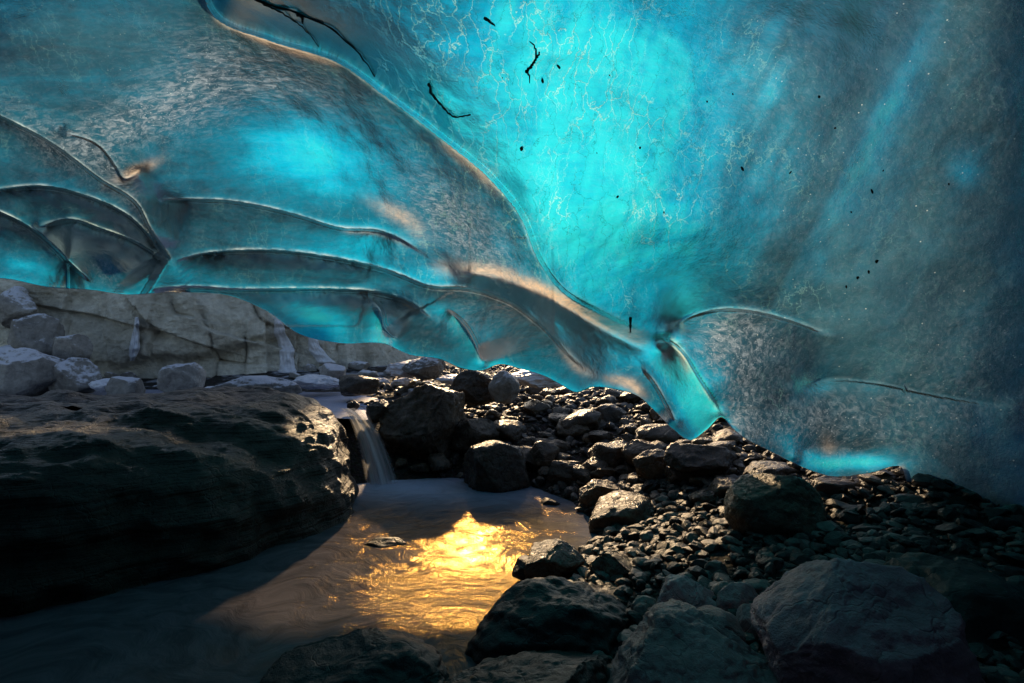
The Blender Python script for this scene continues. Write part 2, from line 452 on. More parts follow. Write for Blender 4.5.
EDGE = [(-420, 620, 3.2), (-250, 450, 4.2), (-120, 320, 5.0), (0, 278, 5.3), (50, 287, 5.4), (95, 290, 5.4), (122, 294, 5.5), (175, 292, 5.7), (235, 297, 5.9), (265, 310, 6.0),
        (300, 334, 6.0), (342, 343, 6.1), (385, 344, 5.9), (408, 354, 5.75), (440, 359, 5.6), (462, 368, 5.45), (482, 370, 5.35), (499, 364, 5.25), (522, 369, 5.15), (545, 376, 5.05), (562, 385, 4.98), (576, 392, 4.9),
        (592, 387, 4.72), (615, 389, 4.55), (638, 396, 4.38), (655, 411, 4.22), (672, 428, 4.1), (690, 440, 3.95), (706, 430, 3.85), (722, 417, 3.8), (732, 428, 3.85), (748, 440, 3.8), (768, 450, 3.65),
        (790, 461, 3.5), (812, 471, 3.4), (830, 476, 3.3), (870, 473, 3.2), (902, 468, 3.12), (907, 482, 3.15), (930, 490, 3.05), (960, 500, 2.9), (1024, 528, 2.6), (1120, 565, 2.2), (1250, 620, 1.8), (1460, 720, 1.4)]
RIDGES = [  # (points px,py,D ; step behind, towards +normal side)
    ([(120, -90, 3.6), (190, -40, 3.9), (216, 17, 4.1), (270, 40, 4.15), (340, 63, 4.2), (385, 95, 4.3), (440, 137, 4.4), (490, 178, 4.5), (520, 215, 4.6), (540, 262, 4.7), (560, 289, 4.7), (600, 313, 4.5), (640, 330, 4.2), (662, 336, 4.05)], -.13),
    ([(178, -80, 3.7), (180, -60, 3.75)], 0),
    ([(-120, 70, 4.0), (0, 117, 4.3), (50, 143, 4.4), (100, 180, 4.6), (138, 206, 4.8), (150, 230, 4.95), (172, 262, 5.1)], .10),
    ([(55, 130, 4.35), (100, 147, 4.5), (116, 168, 4.6), (122, 178, 4.6), (152, 162, 4.6)], .015),
    ([(-60, 200, 4.5), (0, 190, 4.6), (40, 187, 4.7), (80, 195, 4.8), (130, 218, 4.9), (168, 262, 5.1)], .12),
    ([(-40, 200, 4.6), (0, 213, 4.8), (28, 227, 4.9), (75, 268, 5.1), (95, 286, 5.2)], .12),
    ([(38, 227, 4.95), (70, 220, 5.0), (100, 229, 5.0), (130, 240, 5.05), (168, 263, 5.15)], .12),
    ([(366, 294, 5.72), (381, 308, 5.74), (385, 326, 5.8), (399, 341, 5.8)], -.06),
    ([(158, 201, 5.0), (230, 202, 5.1), (290, 214, 5.2), (342, 229, 5.2), (380, 232, 5.2), (405, 242, 5.15), (424, 256, 5.12)], .10),
    ([(172, 262, 5.2), (200, 255, 5.35), (260, 251, 5.5), (342, 260, 5.5), (390, 272, 5.42), (430, 287, 5.36), (470, 290, 5.3), (510, 303, 5.22), (540, 325, 5.12), (568, 355, 4.98), (592, 377, 4.85)], .13),
    ([(150, 290, 5.7), (190, 288, 5.75), (240, 290, 5.8), (340, 290, 5.8), (370, 292, 5.8), (410, 303, 5.75), (440, 325, 5.6)], .12),
    ([(446, 267, 5.07), (470, 272, 5.0), (500, 279, 4.92), (540, 293, 4.76), (600, 326, 4.4), (640, 346, 4.2), (664, 352, 4.1)], .0),
    ([(655, 334, 4.0), (678, 348, 3.95), (700, 380, 3.9), (724, 417, 3.82)], -.05),
    ([(446, 308, 5.42), (463, 322, 5.38), (476, 343, 5.36), (483, 366, 5.34)], -.07),
    ([(664, 332, 3.95), (690, 317, 3.8), (720, 310, 3.75), (755, 312, 3.65), (790, 321, 3.55), (835, 338, 3.45)], .07),
    ([(790, 388, 3.45), (830, 380, 3.3), (870, 383, 3.2), (930, 395, 3.0), (1024, 410, 2.7)], .015),
    ([(640, 366, 4.33), (654, 384, 4.24), (666, 405, 4.14), (676, 424, 4.06)], .05),
    ([(790, 460, 3.5), (820, 446, 3.35), (860, 452, 3.2), (902, 468, 3.12)], .0),
    # soft anchors of the big dome
    ([(600, -40, 3.6), (600, 10, 3.75)], 0), ([(600, 130, 4.7), (620, 220, 5.0)], 0), ([(700, 200, 4.4), (720, 260, 4.3)], 0),
    ([(800, 0, 3.4), (810, 180, 3.65), (820, 290, 3.45)], 0), ([(1024, -100, 2.5), (1024, 150, 2.7), (1024, 330, 2.7)], 0),
    ([(0, -60, 3.7), (60, 40, 4.1)], 0), ([(250, 110, 4.75), (400, 190, 5.05)], 0), ([(-420, -420, 1.6), (400, -420, 1.55), (1460, -420, 1.3)], 0),
    ([(-420, -420, 1.6), (-420, 100, 3.0), (-420, 620, 3.2)], 0), ([(1460, -420, 1.3), (1460, 720, 1.4)], 0), ([(300, -200, 2.4), (700, -200, 2.4)], 0)]
X0, X1, Y0, Y1 = -420, 1460, -420, 760


def solve_w():
    w = None; lev = None
    for step in (32, 16, 8, 4, 2):
        nx, ny = (X1 - X0) // step + 1, (Y1 - Y0) // step + 1
        val = np.zeros((ny, nx)); cnt = np.zeros((ny, nx)); crest = np.zeros((ny, nx), bool); edge = np.zeros((ny, nx), bool)
        for ci, (pts, stp) in enumerate(RIDGES + [(EDGE, 0)]):
            c = curve(pts, 1500)
            ln = [(c[:, 0], c[:, 1], 1 / c[:, 2], True)]
            if False:
                tx = np.gradient(c[:, 0]); ty = np.gradient(c[:, 1]); L = np.hypot(tx, ty)
                fade = np.sin(np.linspace(0, math.pi, len(c))) ** .5
                off = 6 * np.sign(stp)
                ln.append((c[:, 0] - ty / L * off, c[:, 1] + tx / L * off, 1 / (c[:, 2] * (1 + .28 * abs(stp) * fade)), False))
            for x, y, ww, cr in ln:
                ix = np.clip(np.round((x - X0) / step).astype(int), 0, nx - 1)
                iy = np.clip(np.round((y - Y0) / step).astype(int), 0, ny - 1)
                np.add.at(val, (iy, ix), ww); np.add.at(cnt, (iy, ix), 1)
                if ci < len(RIDGES) - 11:
                    crest[iy, ix] = True
                if ci >= len(RIDGES) - 3: edge[iy, ix] = True
        fix = cnt > 0
        val = np.where(fix, val / np.maximum(cnt, 1), 0)
        if w is None:
            w = np.full((ny, nx), .25)
        else:
            yy = np.linspace(0, w.shape[0] - 1, ny); xx = np.linspace(0, w.shape[1] - 1, nx)
            w = bilin(w, xx[None, :] + 0 * yy[:, None], yy[:, None] + 0 * xx[None, :])
        w[fix] = val[fix]
        for _ in range({32: 1500, 16: 600, 8: 300, 4: 160, 2: 80}[step]):
            p = np.pad(w, 1, mode='edge')
            a = (p[:-2, 1:-1] + p[2:, 1:-1] + p[1:-1, :-2] + p[1:-1, 2:]) * .25
            w = np.where(fix, val, a)
    # free the soft anchors: keep only the crests and the edge, let the scallops hollow out between them
    wb = w.copy()
    for _ in range(3):
        for ax_ in (0, 1):
            r = 14
            p = np.pad(wb, [(r + 1, r) if i == ax_ else (0, 0) for i in (0, 1)], mode='edge')
            cs = np.cumsum(p, ax_)
            hi = np.take(cs, range(2 * r + 1, cs.shape[ax_]), ax_); lo = np.take(cs, range(0, cs.shape[ax_] - 2 * r - 1), ax_)
            wb = (hi - lo) / (2 * r + 1)
    wb = wb * (1 - .024)
    lam = (2 / 34.0) ** 2
    hard = crest | edge
    tap = np.zeros(w.shape)
    for pts, stp in RIDGES[:-11]:
        c = curve(pts, 1500); q = np.linspace(0, 1, 1500)
        t_ = np.clip(np.minimum(q, 1 - q) / .14, 0, 1); t_ = t_ * t_ * (3 - 2 * t_)
        ix = np.clip(np.round((c[:, 0] - X0) / 2).astype(int), 0, w.shape[1] - 1); iy = np.clip(np.round((c[:, 1] - Y0) / 2).astype(int), 0, w.shape[0] - 1)
        np.maximum.at(tap, (iy, ix), t_)
    tap[edge] = 1
    w = np.where(hard, w * tap + wb * (1 - tap), w)
    u = np.where(hard, w, wb)
    for _ in range(420):
        p = np.pad(u, 1, mode='edge')
        a = (p[:-2, 1:-1] + p[2:, 1:-1] + p[1:-1, :-2] + p[1:-1, 2:] + lam * wb) / (4 + lam)
        u = np.where(hard, w, a)
    w = u
    for _ in range(3):
        p = np.pad(w, 1, mode='edge')
        w = (p[:-2, 1:-1] + p[2:, 1:-1] + p[1:-1, :-2] + p[1:-1, 2:] + 2 * w) / 6
    d = None
    return w, d


def bilin(a, fx, fy):
    fx = np.clip(fx, 0, a.shape[1] - 1.001); fy = np.clip(fy, 0, a.shape[0] - 1.001)
    ix = fx.astype(int); iy = fy.astype(int); u = fx - ix; v = fy - iy
    return (a[iy, ix] * (1 - u) * (1 - v) + a[iy, ix + 1] * u * (1 - v) + a[iy + 1, ix] * (1 - u) * v + a[iy + 1, ix + 1] * u * v)


W, DIST = solve_w()
cols = np.r_[np.arange(-420, 0, 8), np.arange(0, 1024, 1.6), np.arange(1024, 1461, 8)].astype(float)
ec = curve(EDGE, 4000)
edge_y = np.interp(cols, ec[:, 0], ec[:, 1])
rows_up = np.arange(-420, -8, 8).astype(float)
NI = 300
PX = np.repeat(cols[None, :], len(rows_up) + NI, 0)
PY = np.concatenate([np.repeat(rows_up[:, None], len(cols), 1), -8 + (edge_y + 8)[None, :] * np.linspace(0, 1, NI)[:, None]], 0)
ww = bilin(W, (PX - X0) / 2, (PY - Y0) / 2)
rimline = np.zeros_like(PX); crest_shade = np.zeros_like(PX)
for k, (pts, stp) in enumerate(RIDGES[:-11]):
    if not stp: continue
    c = curve(pts, 500)
    m = (PX > c[:, 0].min() - 70) & (PX < c[:, 0].max() + 70) & (PY > c[:, 1].min() - 70) & (PY < c[:, 1].max() + 70)
    ii = np.nonzero(m)
    x, y = PX[ii], PY[ii]
    best = np.full(len(x), 1e9); bi = np.zeros(len(x), int)
    for i in range(0, 500, 2):
        dd = (x - c[i, 0]) ** 2 + (y - c[i, 1]) ** 2
        b_ = dd < best; best = np.where(b_, dd, best); bi = np.where(b_, i, bi)
    tx = np.gradient(c[:, 0]); ty = np.gradient(c[:, 1]); L = np.hypot(tx, ty)
    sd = ((x - c[bi, 0]) * -ty[bi] + (y - c[bi, 1]) * tx[bi]) / L[bi] * np.sign(stp)
    dist = np.sqrt(best)
    sd = np.where(sd >= 0, dist, -dist)
    q = bi / 499.0
    fade = np.clip(np.minimum(q / (.14 if k in (8, 9, 10) else .45 if k in (14, 15) else .32), (1 - q) / (.06 if k in (2, 4, 6) else .45 if k in (14, 15) else .32)), 0, 1); fade = fade * fade * (3 - 2 * fade)
    Hs = np.clip((sd + 1.5) / (6.0 if k == 0 else 3.6), 0, 1); Hs = Hs * Hs * (3 - 2 * Hs)
    ww[ii] *= 1 - abs(stp) * .8 * fade * Hs * np.exp(-np.maximum(sd, 0) / 30.0)
    if k == 0:
        crest_shade[ii] += fade ** .5 * np.where(sd < 0, -.20 * np.exp(sd / 38.0), .10 * np.exp(-sd / 30.0))
    elif k < 14:
        # shade painted into the ice tint just under a crest, a paler band above
        crest_shade[ii] += fade ** .5 * np.where(sd > 0, -.24 * np.exp(-sd / 13.0), .05 * np.exp(sd / 7.0))
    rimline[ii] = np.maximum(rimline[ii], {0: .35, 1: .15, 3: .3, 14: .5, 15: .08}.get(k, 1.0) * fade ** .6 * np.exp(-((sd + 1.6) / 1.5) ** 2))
D = 1 / ww
X, Y, Z = at(PX, PY, D)
Pn = np.stack([X, Y, Z], -1)
amp = np.clip((edge_y[None, :] - PY) / 60, 0.1, 1)
D = D * (1 + amp * (0.022 * fbm(Pn * 1.1, 3) + 0.0035 * fbm(Pn * 5 + 3, 3)))
X, Y, Z = at(PX, PY, D)


def blob(cx, cy, rx, ry, a, rot=0.0):
    r = math.radians(rot); c, s = math.cos(r), math.sin(r)
    dx, dy = PX - cx, PY - cy
    u = (dx * c + dy * s) / rx; v = (-dx * s + dy * c) / ry
    return a * np.exp(-(u * u + v * v))


def along(pts, r, a, taper=True):
    c = curve(pts, 90)
    m = np.zeros_like(PX)
    for i, (x, y) in enumerate(c[:, :2]):
        f = math.sin(math.pi * (i + .5) / len(c)) ** .5 if taper else 1
        m = np.maximum(m, f * np.exp(-((PX - x) ** 2 + (PY - y) ** 2) / (r * r)))
    return a * m


def smooth(x, a, b):
    t_ = np.clip((x - a) / (b - a), 0, 1); return t_ * t_ * (3 - 2 * t_)


R = [r[0] for r in RIDGES]
# how clear the ice is, plus light and shade painted along crests
thin = 0.30 + 0 * PX
thin += blob(600, 120, 150, 200, .20) + blob(470, 30, 90, 90, .12)
thin += blob(575, 190, 75, 150, .42) + blob(590, 40, 120, 110, .30) + blob(650, 200, 60, 120, .18) + blob(440, 60, 80, 80, .16)
thin += blob(310, 165, 62, 34, .42) + blob(390, 195, 60, 40, .12) + blob(300, 140, 90, 40, .15)
thin += blob(370, 245, 50, 16, .38) + blob(300, 235, 90, 14, .15) + blob(310, 310, 40, 20, .42, 20) + blob(385, 330, 14, 26, .3) + blob(460, 330, 40, 16, .35, 30)
thin += blob(60, 260, 50, 14, .14) + blob(180, 275, 60, 14, .16) + blob(420, 275, 60, 10, .22) + blob(560, 330, 40, 12, .18, 35) + blob(620, 345, 18, 28, .25)
thin += blob(698, 402, 22, 44, 1.1, -30) + blob(660, 365, 24, 16, .45) + blob(675, 345, 20, 8, .4)
thin += blob(850, 462, 50, 10, .55, -5) + blob(790, 440, 24, 14, .25, 20) + blob(722, 375, 14, 30, .25, -30) + blob(815, 387, 26, 6, .3)
thin += blob(880, 120, 26, 90, .34, 28) + blob(960, 170, 24, 30, .15) + blob(840, 190, 60, 60, .10) + blob(700, 60, 100, 120, .05)
thin -= 0.16 * smooth(PX, 720, 860) + 0.07 * smooth(PX, 860, 1000)
thin -= blob(960, 300, 140, 130, .10) + blob(1000, 40, 90, 120, .10) + blob(760, 400, 70, 60, .12)
thin -= blob(480, 215, 60, 40, .10, 40)
thin -= blob(350, 40, 60, 22, .10, 30) + blob(520, 310, 60, 16, .12, 25) + blob(470, 325, 60, 22, .04)
thin -= along(R[0][2:11], 9, .12)
thin += blob(730, 140, 90, 150, .16)
thin += blob(890, 110, 20, 110, .30, 24) + blob(845, 215, 26, 70, .16, 30) + blob(772, 85, 10, 22, .3, 25) + blob(965, 172, 16, 12, .3) + blob(820, 265, 8, 14, .2) + blob(700, 240, 40, 60, .15)
thin += crest_shade
thin += blob(318, 318, 30, 12, .25, 20) + blob(378, 322, 8, 16, .3) + blob(452, 318, 18, 7, .3, 35) + blob(30, 268, 34, 9, .22, 12) + blob(488, 362, 14, 6, .3) + blob(870, 463, 46, 7, .35, 3) + blob(818, 462, 26, 9, .3, 25)
thin -= blob(430, 338, 30, 14, .16, 20) + blob(352, 300, 26, 8, .12) + blob(640, 372, 16, 20, .14, -30) + blob(600, 360, 20, 12, .08) + blob(790, 415, 50, 20, .06)
sk = fbm(np.stack([PX / 15.0 + .02 * PY, PY / 170.0, 0 * PX], -1), 4)
sk2 = fbm(np.stack([(PX * .88 + PY * .47) / 17.0, (PY * .88 - PX * .47) / 190.0, 0 * PX + 5], -1), 4)
dome = smooth(PX - 380 - .75 * np.clip(PY, 0, 400), 0, 60)
thin += dome * (.22 * sk * (1 - smooth(PX, 660, 780)) + .26 * sk2 * smooth(PX, 660, 780) * (1 - .5 * smooth(PY, 300, 360)))
thin += along([(250, 10, 1), (330, 30, 1), (400, 78, 1), (460, 125, 1), (520, 180, 1), (556, 250, 1), (590, 290, 1)], 26, .26)
thin += along([(500, 295, 1), (550, 318, 1), (600, 340, 1), (640, 356, 1)], 14, .22) + blob(300, 10, 70, 30, .12)
thin -= blob(60, 50, 130, 70, .14) + blob(70, 210, 120, 50, .10) + blob(230, 240, 110, 50, .08) + blob(560, 320, 70, 16, .10, 35) + blob(40, 170, 70, 14, .1)
edist = edge_y[None, :] - PY
thin += 0.20 * np.exp(-(edist / 5.0) ** 2) * (PX < 740)
# bright edge lines painted into the ice tint along these crests
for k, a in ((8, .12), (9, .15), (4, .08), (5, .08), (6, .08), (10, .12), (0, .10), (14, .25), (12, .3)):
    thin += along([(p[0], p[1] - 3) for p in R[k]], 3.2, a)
frost = blob(190, 95, 75, 30, .95, -22) + blob(110, 130, 50, 20, .7, -20) + blob(280, 75, 90, 26, .75, 15) + blob(470, 235, 60, 30, .75, 40) + blob(440, 200, 60, 30, .35, 40)
frost += blob(60, 140, 70, 16, .55, 30) + blob(100, 265, 10, 30, .5, -40) + blob(130, 190, 12, 40, .5, -40)
frost += blob(738, 345, 44, 32, 1.2) + blob(740, 410, 20, 60, .8) + blob(800, 430, 60, 24, .7) + blob(900, 420, 90, 40, .22) + blob(960, 350, 90, 60, .15)
frost += blob(900, 100, 160, 200, .10) + blob(780, 150, 90, 170, .14) + blob(560, 340, 50, 20, .3, 30) + blob(470, 320, 50, 20, .3) + .06
warm_glint = along([(385, 205, 1), (410, 222, 1), (425, 240, 1)], 8, .25) + blob(392, 212, 22, 6, .3, 28)  # gold gleams of the low sun, painted as a warm tint
warm_glint += along([(435, 267, 1), (500, 274, 1), (540, 289, 1), (600, 321, 1), (642, 341, 1)], 7, .8) + along([(520, 283, 1), (560, 300, 1), (600, 322, 1)], 5, .4)
warm_glint += along([(560, 345, 1), (580, 368, 1), (596, 376, 1)], 5, .5) + along([(605, 378, 1), (630, 384, 1), (645, 398, 1)], 5, .7)
warm_glint += along([(668, 338, 1), (680, 352, 1), (688, 372, 1)], 4, .6) + along([(430, 287, 1), (480, 291, 1), (512, 304, 1), (545, 330, 1)], 2.6, .5)
warm_glint += blob(138, 170, 18, 5, .75, -25) + along([(216, 20, 1), (270, 43, 1), (340, 66, 1)], 3.5, .6) + along([(440, 142, 1), (475, 170, 1), (500, 195, 1)], 5, .45)
warm_glint += along([(342, 230, 1), (380, 233, 1), (410, 246, 1)], 3, .45) + blob(828, 444, 7, 11, .3, -30) + blob(902, 474, 3, 7, .6)
haze = np.clip(smooth(PX, 660, 820) * (.38 + blob(760, 160, 90, 170, .25) + blob(860, 150, 60, 130, .25) - .25 * smooth(PX, 880, 1010)) * smooth(PY, 420, 330) + smooth(PX, 780, 860) * .2, 0, 1)
haze += blob(110, 40, 120, 60, .2)
crackm = np.clip(blob(470, 40, 100, 90, .9) + blob(560, 210, 110, 110, .9) + blob(640, 60, 160, 160, .6) + blob(760, 230, 120, 120, .45) + blob(730, 360, 60, 40, .5) + blob(500, 235, 60, 40, .7) + .10, 0, 1)
out = np.maximum.reduce([smooth(-PX, 60, 300), smooth(PX, 1080, 1300), smooth(-PY, 60, 260)])
thin = thin * (1 - out) + 0.02 * out
frost = frost * (1 - out) + .35 * out; haze = haze * (1 - out) + .15 * out
NR, NC = PX.shape
V = [np.stack([X, Y, Z], -1)]
AT = {'thin': [thin], 'frost': [frost], 'warm_glint': [warm_glint], 'crack': [crackm], 'rim': [rimline], 'haze': [haze]}
# rounded lip curling back at the free edge
for dd, dz, tn in ((.010, -.004, .35), (.022, -.002, .35), (.036, .006, .3)):
    L = V[0][-1].copy(); L[:, 1] += dd * 1.0; L[:, 2] += dz; L[:, 0] += dd * (L[:, 0] / L[:, 1])
    V.append(L[None])
    for k in AT: AT[k].append((AT[k][0][-1] + {'thin': tn, 'frost': .5, 'warm_glint': .15, 'crack': 0, 'rim': .3, 'haze': 0}[k])[None])
V = np.concatenate(V, 0)
AT = {k: np.clip(np.concatenate(v, 0), 0, 1) for k, v in AT.items()}
nr = V.shape[0]
faces = grid_faces(nr, NC)
Vf = V.reshape(-1, 3)
# the cave closes behind the visitor: carry the outer rim of the roof backwards
rim = np.r_[[r * NC for r in range(NR - 1, -1, -1)], np.arange(1, NC), [r * NC + NC - 1 for r in range(1, NR)]]
rp = Vf[rim]
rings = [rp]
for k, yb in enumerate((0.2, -1.0, -2.2, -3.4, -4.4)):
    q = rp.copy(); f = (k + 1) / 5
    q[:, 1] = rp[:, 1] * (1 - f) + yb * f
    q[:, 1] = np.minimum(q[:, 1], rp[:, 1] - .05 * (k + 1))
    sc = 1 + .12 * math.sin(f * math.pi) - (0 if k < 4 else .35)
    q[:, 0] *= sc; q[:, 2] = 1 + (q[:, 2] - 1) * sc
    q[:, 2] = np.where(rp[:, 2] < 1.2, rp[:, 2] - .4 * f, q[:, 2])
    rings.append(q)
rings.append(rp * 0 + np.array([0, -4.6, 1.0]))
base = len(Vf); nrim = len(rim)
allV = np.concatenate([Vf] + rings[1:], 0)
idx = np.concatenate([rim[None]] + [base + np.arange(nrim)[None] + nrim * k for k in range(len(rings) - 1)], 0)
a, b = idx[:-1, :-1], idx[:-1, 1:]; c, d_ = idx[1:, 1:], idx[1:, :-1]
faces = np.concatenate([faces, np.stack([a, d_, c, b], -1).reshape(-1, 4)], 0)
ext = len(allV) - base
attrs = {k: np.r_[v.ravel(), np.full(ext, {'thin': .04, 'frost': .2, 'warm_glint': 0, 'crack': 0, 'rim': 0, 'haze': 0}[k])] for k, v in AT.items()}
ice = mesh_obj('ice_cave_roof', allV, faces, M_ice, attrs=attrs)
tag(ice, kind='structure')


def ice_at(px, py, lift=0.012):
    """point on the underside of the roof seen at a pixel"""
    j = np.argmin(abs(cols - px)); i = np.argmin(abs(PY[:, j] - py))
    p = Vector(V[i, j]); c_ = Vector((0, 0, CAMZ))
    return p + (c_ - p).normalized() * lift


# ------------------------------------------------------------------ things frozen to the ice
def twig(pts, r, label, cat='twig', name='twig', forks=(), parent=None):
    P = curve([(x, y, 0) for x, y in pts], 26)
    pp = [ice_at(x, y, 0.02 + .01 * math.sin(i * .9)) for i, (x, y, _) in enumerate(P)]
    Vt, Ft = tube_mesh(pp, [r * (1 - .55 * i / 25) * (1 + .25 * math.sin(i * 2.1)) for i in range(26)])
    for fk in forks:
        P = curve([(x, y, 0) for x, y in fk], 14)
        pp = [ice_at(x, y, 0.022) for x, y, _ in P]
        v2, f2 = tube_mesh(pp, [r * .7 * (1 - .6 * i / 13) for i in range(14)])
        Ft = np.concatenate([Ft, f2 + len(Vt)]); Vt = np.concatenate([Vt, v2])
    o = mesh_obj(name, Vt, Ft, M_twig, parent)
    return o if parent else tag(o, label, cat)


twig([(429, 83), (431, 93), (440, 104), (449, 114), (458, 117), (470, 115)], .013, 'dark hook-shaped twig frozen into the blue ice roof')
twig([(526, 72), (532, 65), (540, 52)], .013, 'dark forked twig frozen to the bright blue ice', forks=[[(536, 58), (535, 48), (530, 41)], [(526, 70), (529, 76), (529, 83)]])
twig([(485, 18), (490, 22), (495, 26)], .010, 'short straight black twig fragment high in the blue ice')
root = twig([(240, -6), (270, 5), (300, 14), (325, 25), (350, 45), (368, 66), (374, 76)], .012, 'long thin dark root strand arching across the top of the ice roof', 'root', 'root_strand')
twig([(262, 3), (290, 18), (307, 32), (318, 47)], .008, 'thin root strand hanging below the longer arching root', 'root', 'root_strand')
twig([(630, 318), (631, 326), (630, 332)], .012, 'tiny dark stub standing on the ridge crest of the ice', 'stub', 'wood_stub')
twig([(298, 14), (302, 17), (303, 23)], .014, None, None, 'root_knot', parent=root)


def rock_mesh(name, seed, sub, cuts=9, rough=.10, boxy=0.0):
    bm = bmesh.new(); bmesh.ops.create_icosphere(bm, subdivisions=sub, radius=1)
    P = np.array([v.co for v in bm.verts]); Fa = np.array([[v.index for v in f.verts] for f in bm.faces]); bm.free()
    rs = np.random.RandomState(seed)
    n0 = P.copy()
    P = P * (1 + .22 * fbm(n0 * 1.1 + seed * 3.7, 2))[:, None]
    for k in range(cuts):
        n = rs.normal(size=3); n /= np.linalg.norm(n)
        d = rs.uniform(.54, .9)
        e = P @ n - d
        P = P - np.maximum(e, 0)[:, None] * n * rs.uniform(.8, .97)
    P = P + n0 * (.012 * fbm(n0 * 26 + seed, 3, .6))[:, None] * (sub > 4) + n0 * (rough * fbm(n0 * 2.6 + seed * 1.3, 5, .55))[:, None] + n0 * (rough * .35 * fbm(n0 * 9 + seed, 4, .6))[:, None]
    lo, hi = P.min(0), P.max(0)
    P = (P - (lo + hi) / 2) / (hi - lo)
    return P, Fa


def hero(px0, py0, px1, py1, mat, seed, label, depth=.9, D=None, sub=5, cuts=15, rough=.10, tilt=0, name='boulder', cat='boulder', sink=.12, group=None):
    """a rock whose outline fills the given window, standing on the ground there"""
    pc = (px0 + px1) / 2
    if D is None: D = ray_ground(pc, py1)
    w = (px1 - px0) / F * D
    Dc = D + depth * w * .35
    k = Dc / D
    w *= k; h = (py1 - py0) / F * Dc
    P, Fa = rock_mesh(name, seed, sub, cuts, rough)
    if tilt:
        c, s = math.cos(tilt), math.sin(tilt)
        P = P @ np.array([[c, 0, s], [0, 1, 0], [-s, 0, c]]).T
        P = P / (P.max(0) - P.min(0))
    P = P * np.array([w, w * depth, h * (1 + sink)])
    x, y, z = at(pc, (py0 + py1) / 2, Dc)
    o = mesh_obj(name, P, Fa, mat)
    o.location = (x, y, z - h * sink / 2)
    return tag(o, label, cat, group)


specks = [(521, 148, 5), (542, 81, 4.5), (559, 67, 4), (819, 97, 3), (743, 169, 3), (790, 173, 2.2), (617, 197, 2.4), (872, 191, 3), (851, 212, 2.2), (877, 262, 3), (640, 148, 2),
          (597, 153, 1.6), (708, 101, 1.8), (949, 184, 1.8), (733, 94, 1.4), (883, 171, 1.6), (836, 128, 2), (502, 78, 1.4), (609, 76, 1.5), (664, 212, 1.5), (858, 278, 2.4), (846, 286, 2.2), (869, 272, 2)]
spec_l = {0: 'largest black speck of grit in the bright blue ice below the twigs', 1: 'black speck beside the fork of the twig', 2: 'slim black speck right of the forked twig',
          3: 'dark speck high on the dim right ice wall', 4: 'dark speck on the grey blue ice wall right of the bright dome', 5: 'small speck right of a larger one on the grey blue wall',
          7: 'speck low on the streaked right ice wall', 9: 'uppermost bit of grit in a short dark trail on the right ice wall'}
for i, (x, y, s) in enumerate(specks):
    P, Fa = rock_mesh('grit', 300 + i, 3, 8, .35)
    p = ice_at(x, y, 0.006)
    D_ = p.y
    P = P * np.array([s * random.uniform(.5, 1.1), s * .5, s * random.uniform(.9, 1.7)]) / F * D_ * 1.15
    o = mesh_obj('grit_speck', P, Fa, M_speck); o.location = p; o.rotation_euler = (0, random.uniform(-.8, .8), 0)
    tag(o, spec_l.get(i, 'tiny dark speck of grit frozen into the ice'), 'grit', 'grit specks frozen into the ice')

# ------------------------------------------------------------------ the big flat ledge on the left
foot = np.array([(-7, 2.9), (-4.6, 2.55), (-3.2, 2.7), (-2.35, 3.1), (-1.75, 3.7), (-1.37, 4.25), (-1.42, 4.9), (-1.68, 5.5), (-1.98, 6.2), (-2.7, 6.75), (-4.3, 6.8), (-6, 6.6), (-8, 5.6), (-8.3, 4)])
fc = curve([(*p,) for p in np.vstack([foot, foot[:1]])], 701)[:-1]
cen = np.array([-4.2, 4.9])
prof = [(1.0, -.45), (1.012, -.15), (1.01, .0), (1.0, .15), (.985, .30), (.962, .43), (.93, .54), (.885, .62), (.82, .68), (.74, .715), (.62, .735), (.48, .735), (.33, .73), (.16, .72), (.03, .72)]
pr = curve([(a_, b_) for a_, b_ in prof], 190)
ring = cen + (fc[None] - cen) * pr[:, 0][:, None, None]
LX, LY = ring[..., 0], ring[..., 1]; LZ = np.repeat(pr[:, 1][:, None], 700, 1)
top = smooth(LZ, .3, .68)
LZ = LZ * np.clip(1 + .0 * LX, 0, 2) + top * (-.16 * smooth(LX, -2.6, -1.2) * smooth(-LY, -6.2, -4.0) + .03 * fbm(np.stack([LX * .8, LY * .8, 0 * LX], -1), 3))
tilted = LZ * 1.0 + .05 * LX + .13 * LY + .12 * fbm(np.stack([LX * .7, LY * .7, LX * 0], -1), 3)
terr = tilted * 11
stepv = (np.floor(terr) + smooth(terr - np.floor(terr), .55, 1.0)) / 9 - tilted
P3 = np.stack([LX, LY, LZ], -1)
amount = 1.25 * np.clip(.6 + fbm(P3 * .9 + 5, 2), 0, 1)
LZ = LZ + top * (.11 * fbm(P3 * np.array([1.1, 2.2, 1.5]), 5, .58) - .06 * np.abs(fbm(P3 * np.array([1.6, 2.6, 1.5]) + 31, 4, .5)) + .03 + amount * .10 * np.sign(np.sin(terr * 2)) * 0) + stepv * amount * .8 * top
side = 1 - smooth(LZ, .45, .68)
nrm = (fc - cen); nrm = nrm / np.linalg.norm(nrm, axis=1)[:, None]
dsp = .20 * fbm(P3 * 1.2 + 9, 5, .55) - .07 * np.abs(fbm(P3 * 1.9 + 21, 4, .5)) + .045 * fbm(P3 * 6, 4) + .02 * np.sin(terr * 2.2 + 2 * fbm(P3, 2))
LX = LX + nrm[None, :, 0] * dsp * side; LY = LY + nrm[None, :, 1] * dsp * side
led = mesh_obj('rock_ledge', np.stack([LX, LY, LZ], -1).reshape(-1, 3), grid_faces(190, 700, True), M_ledge)
tag(led, 'huge black flat-topped layered rock ledge filling the lower left', 'rock ledge')

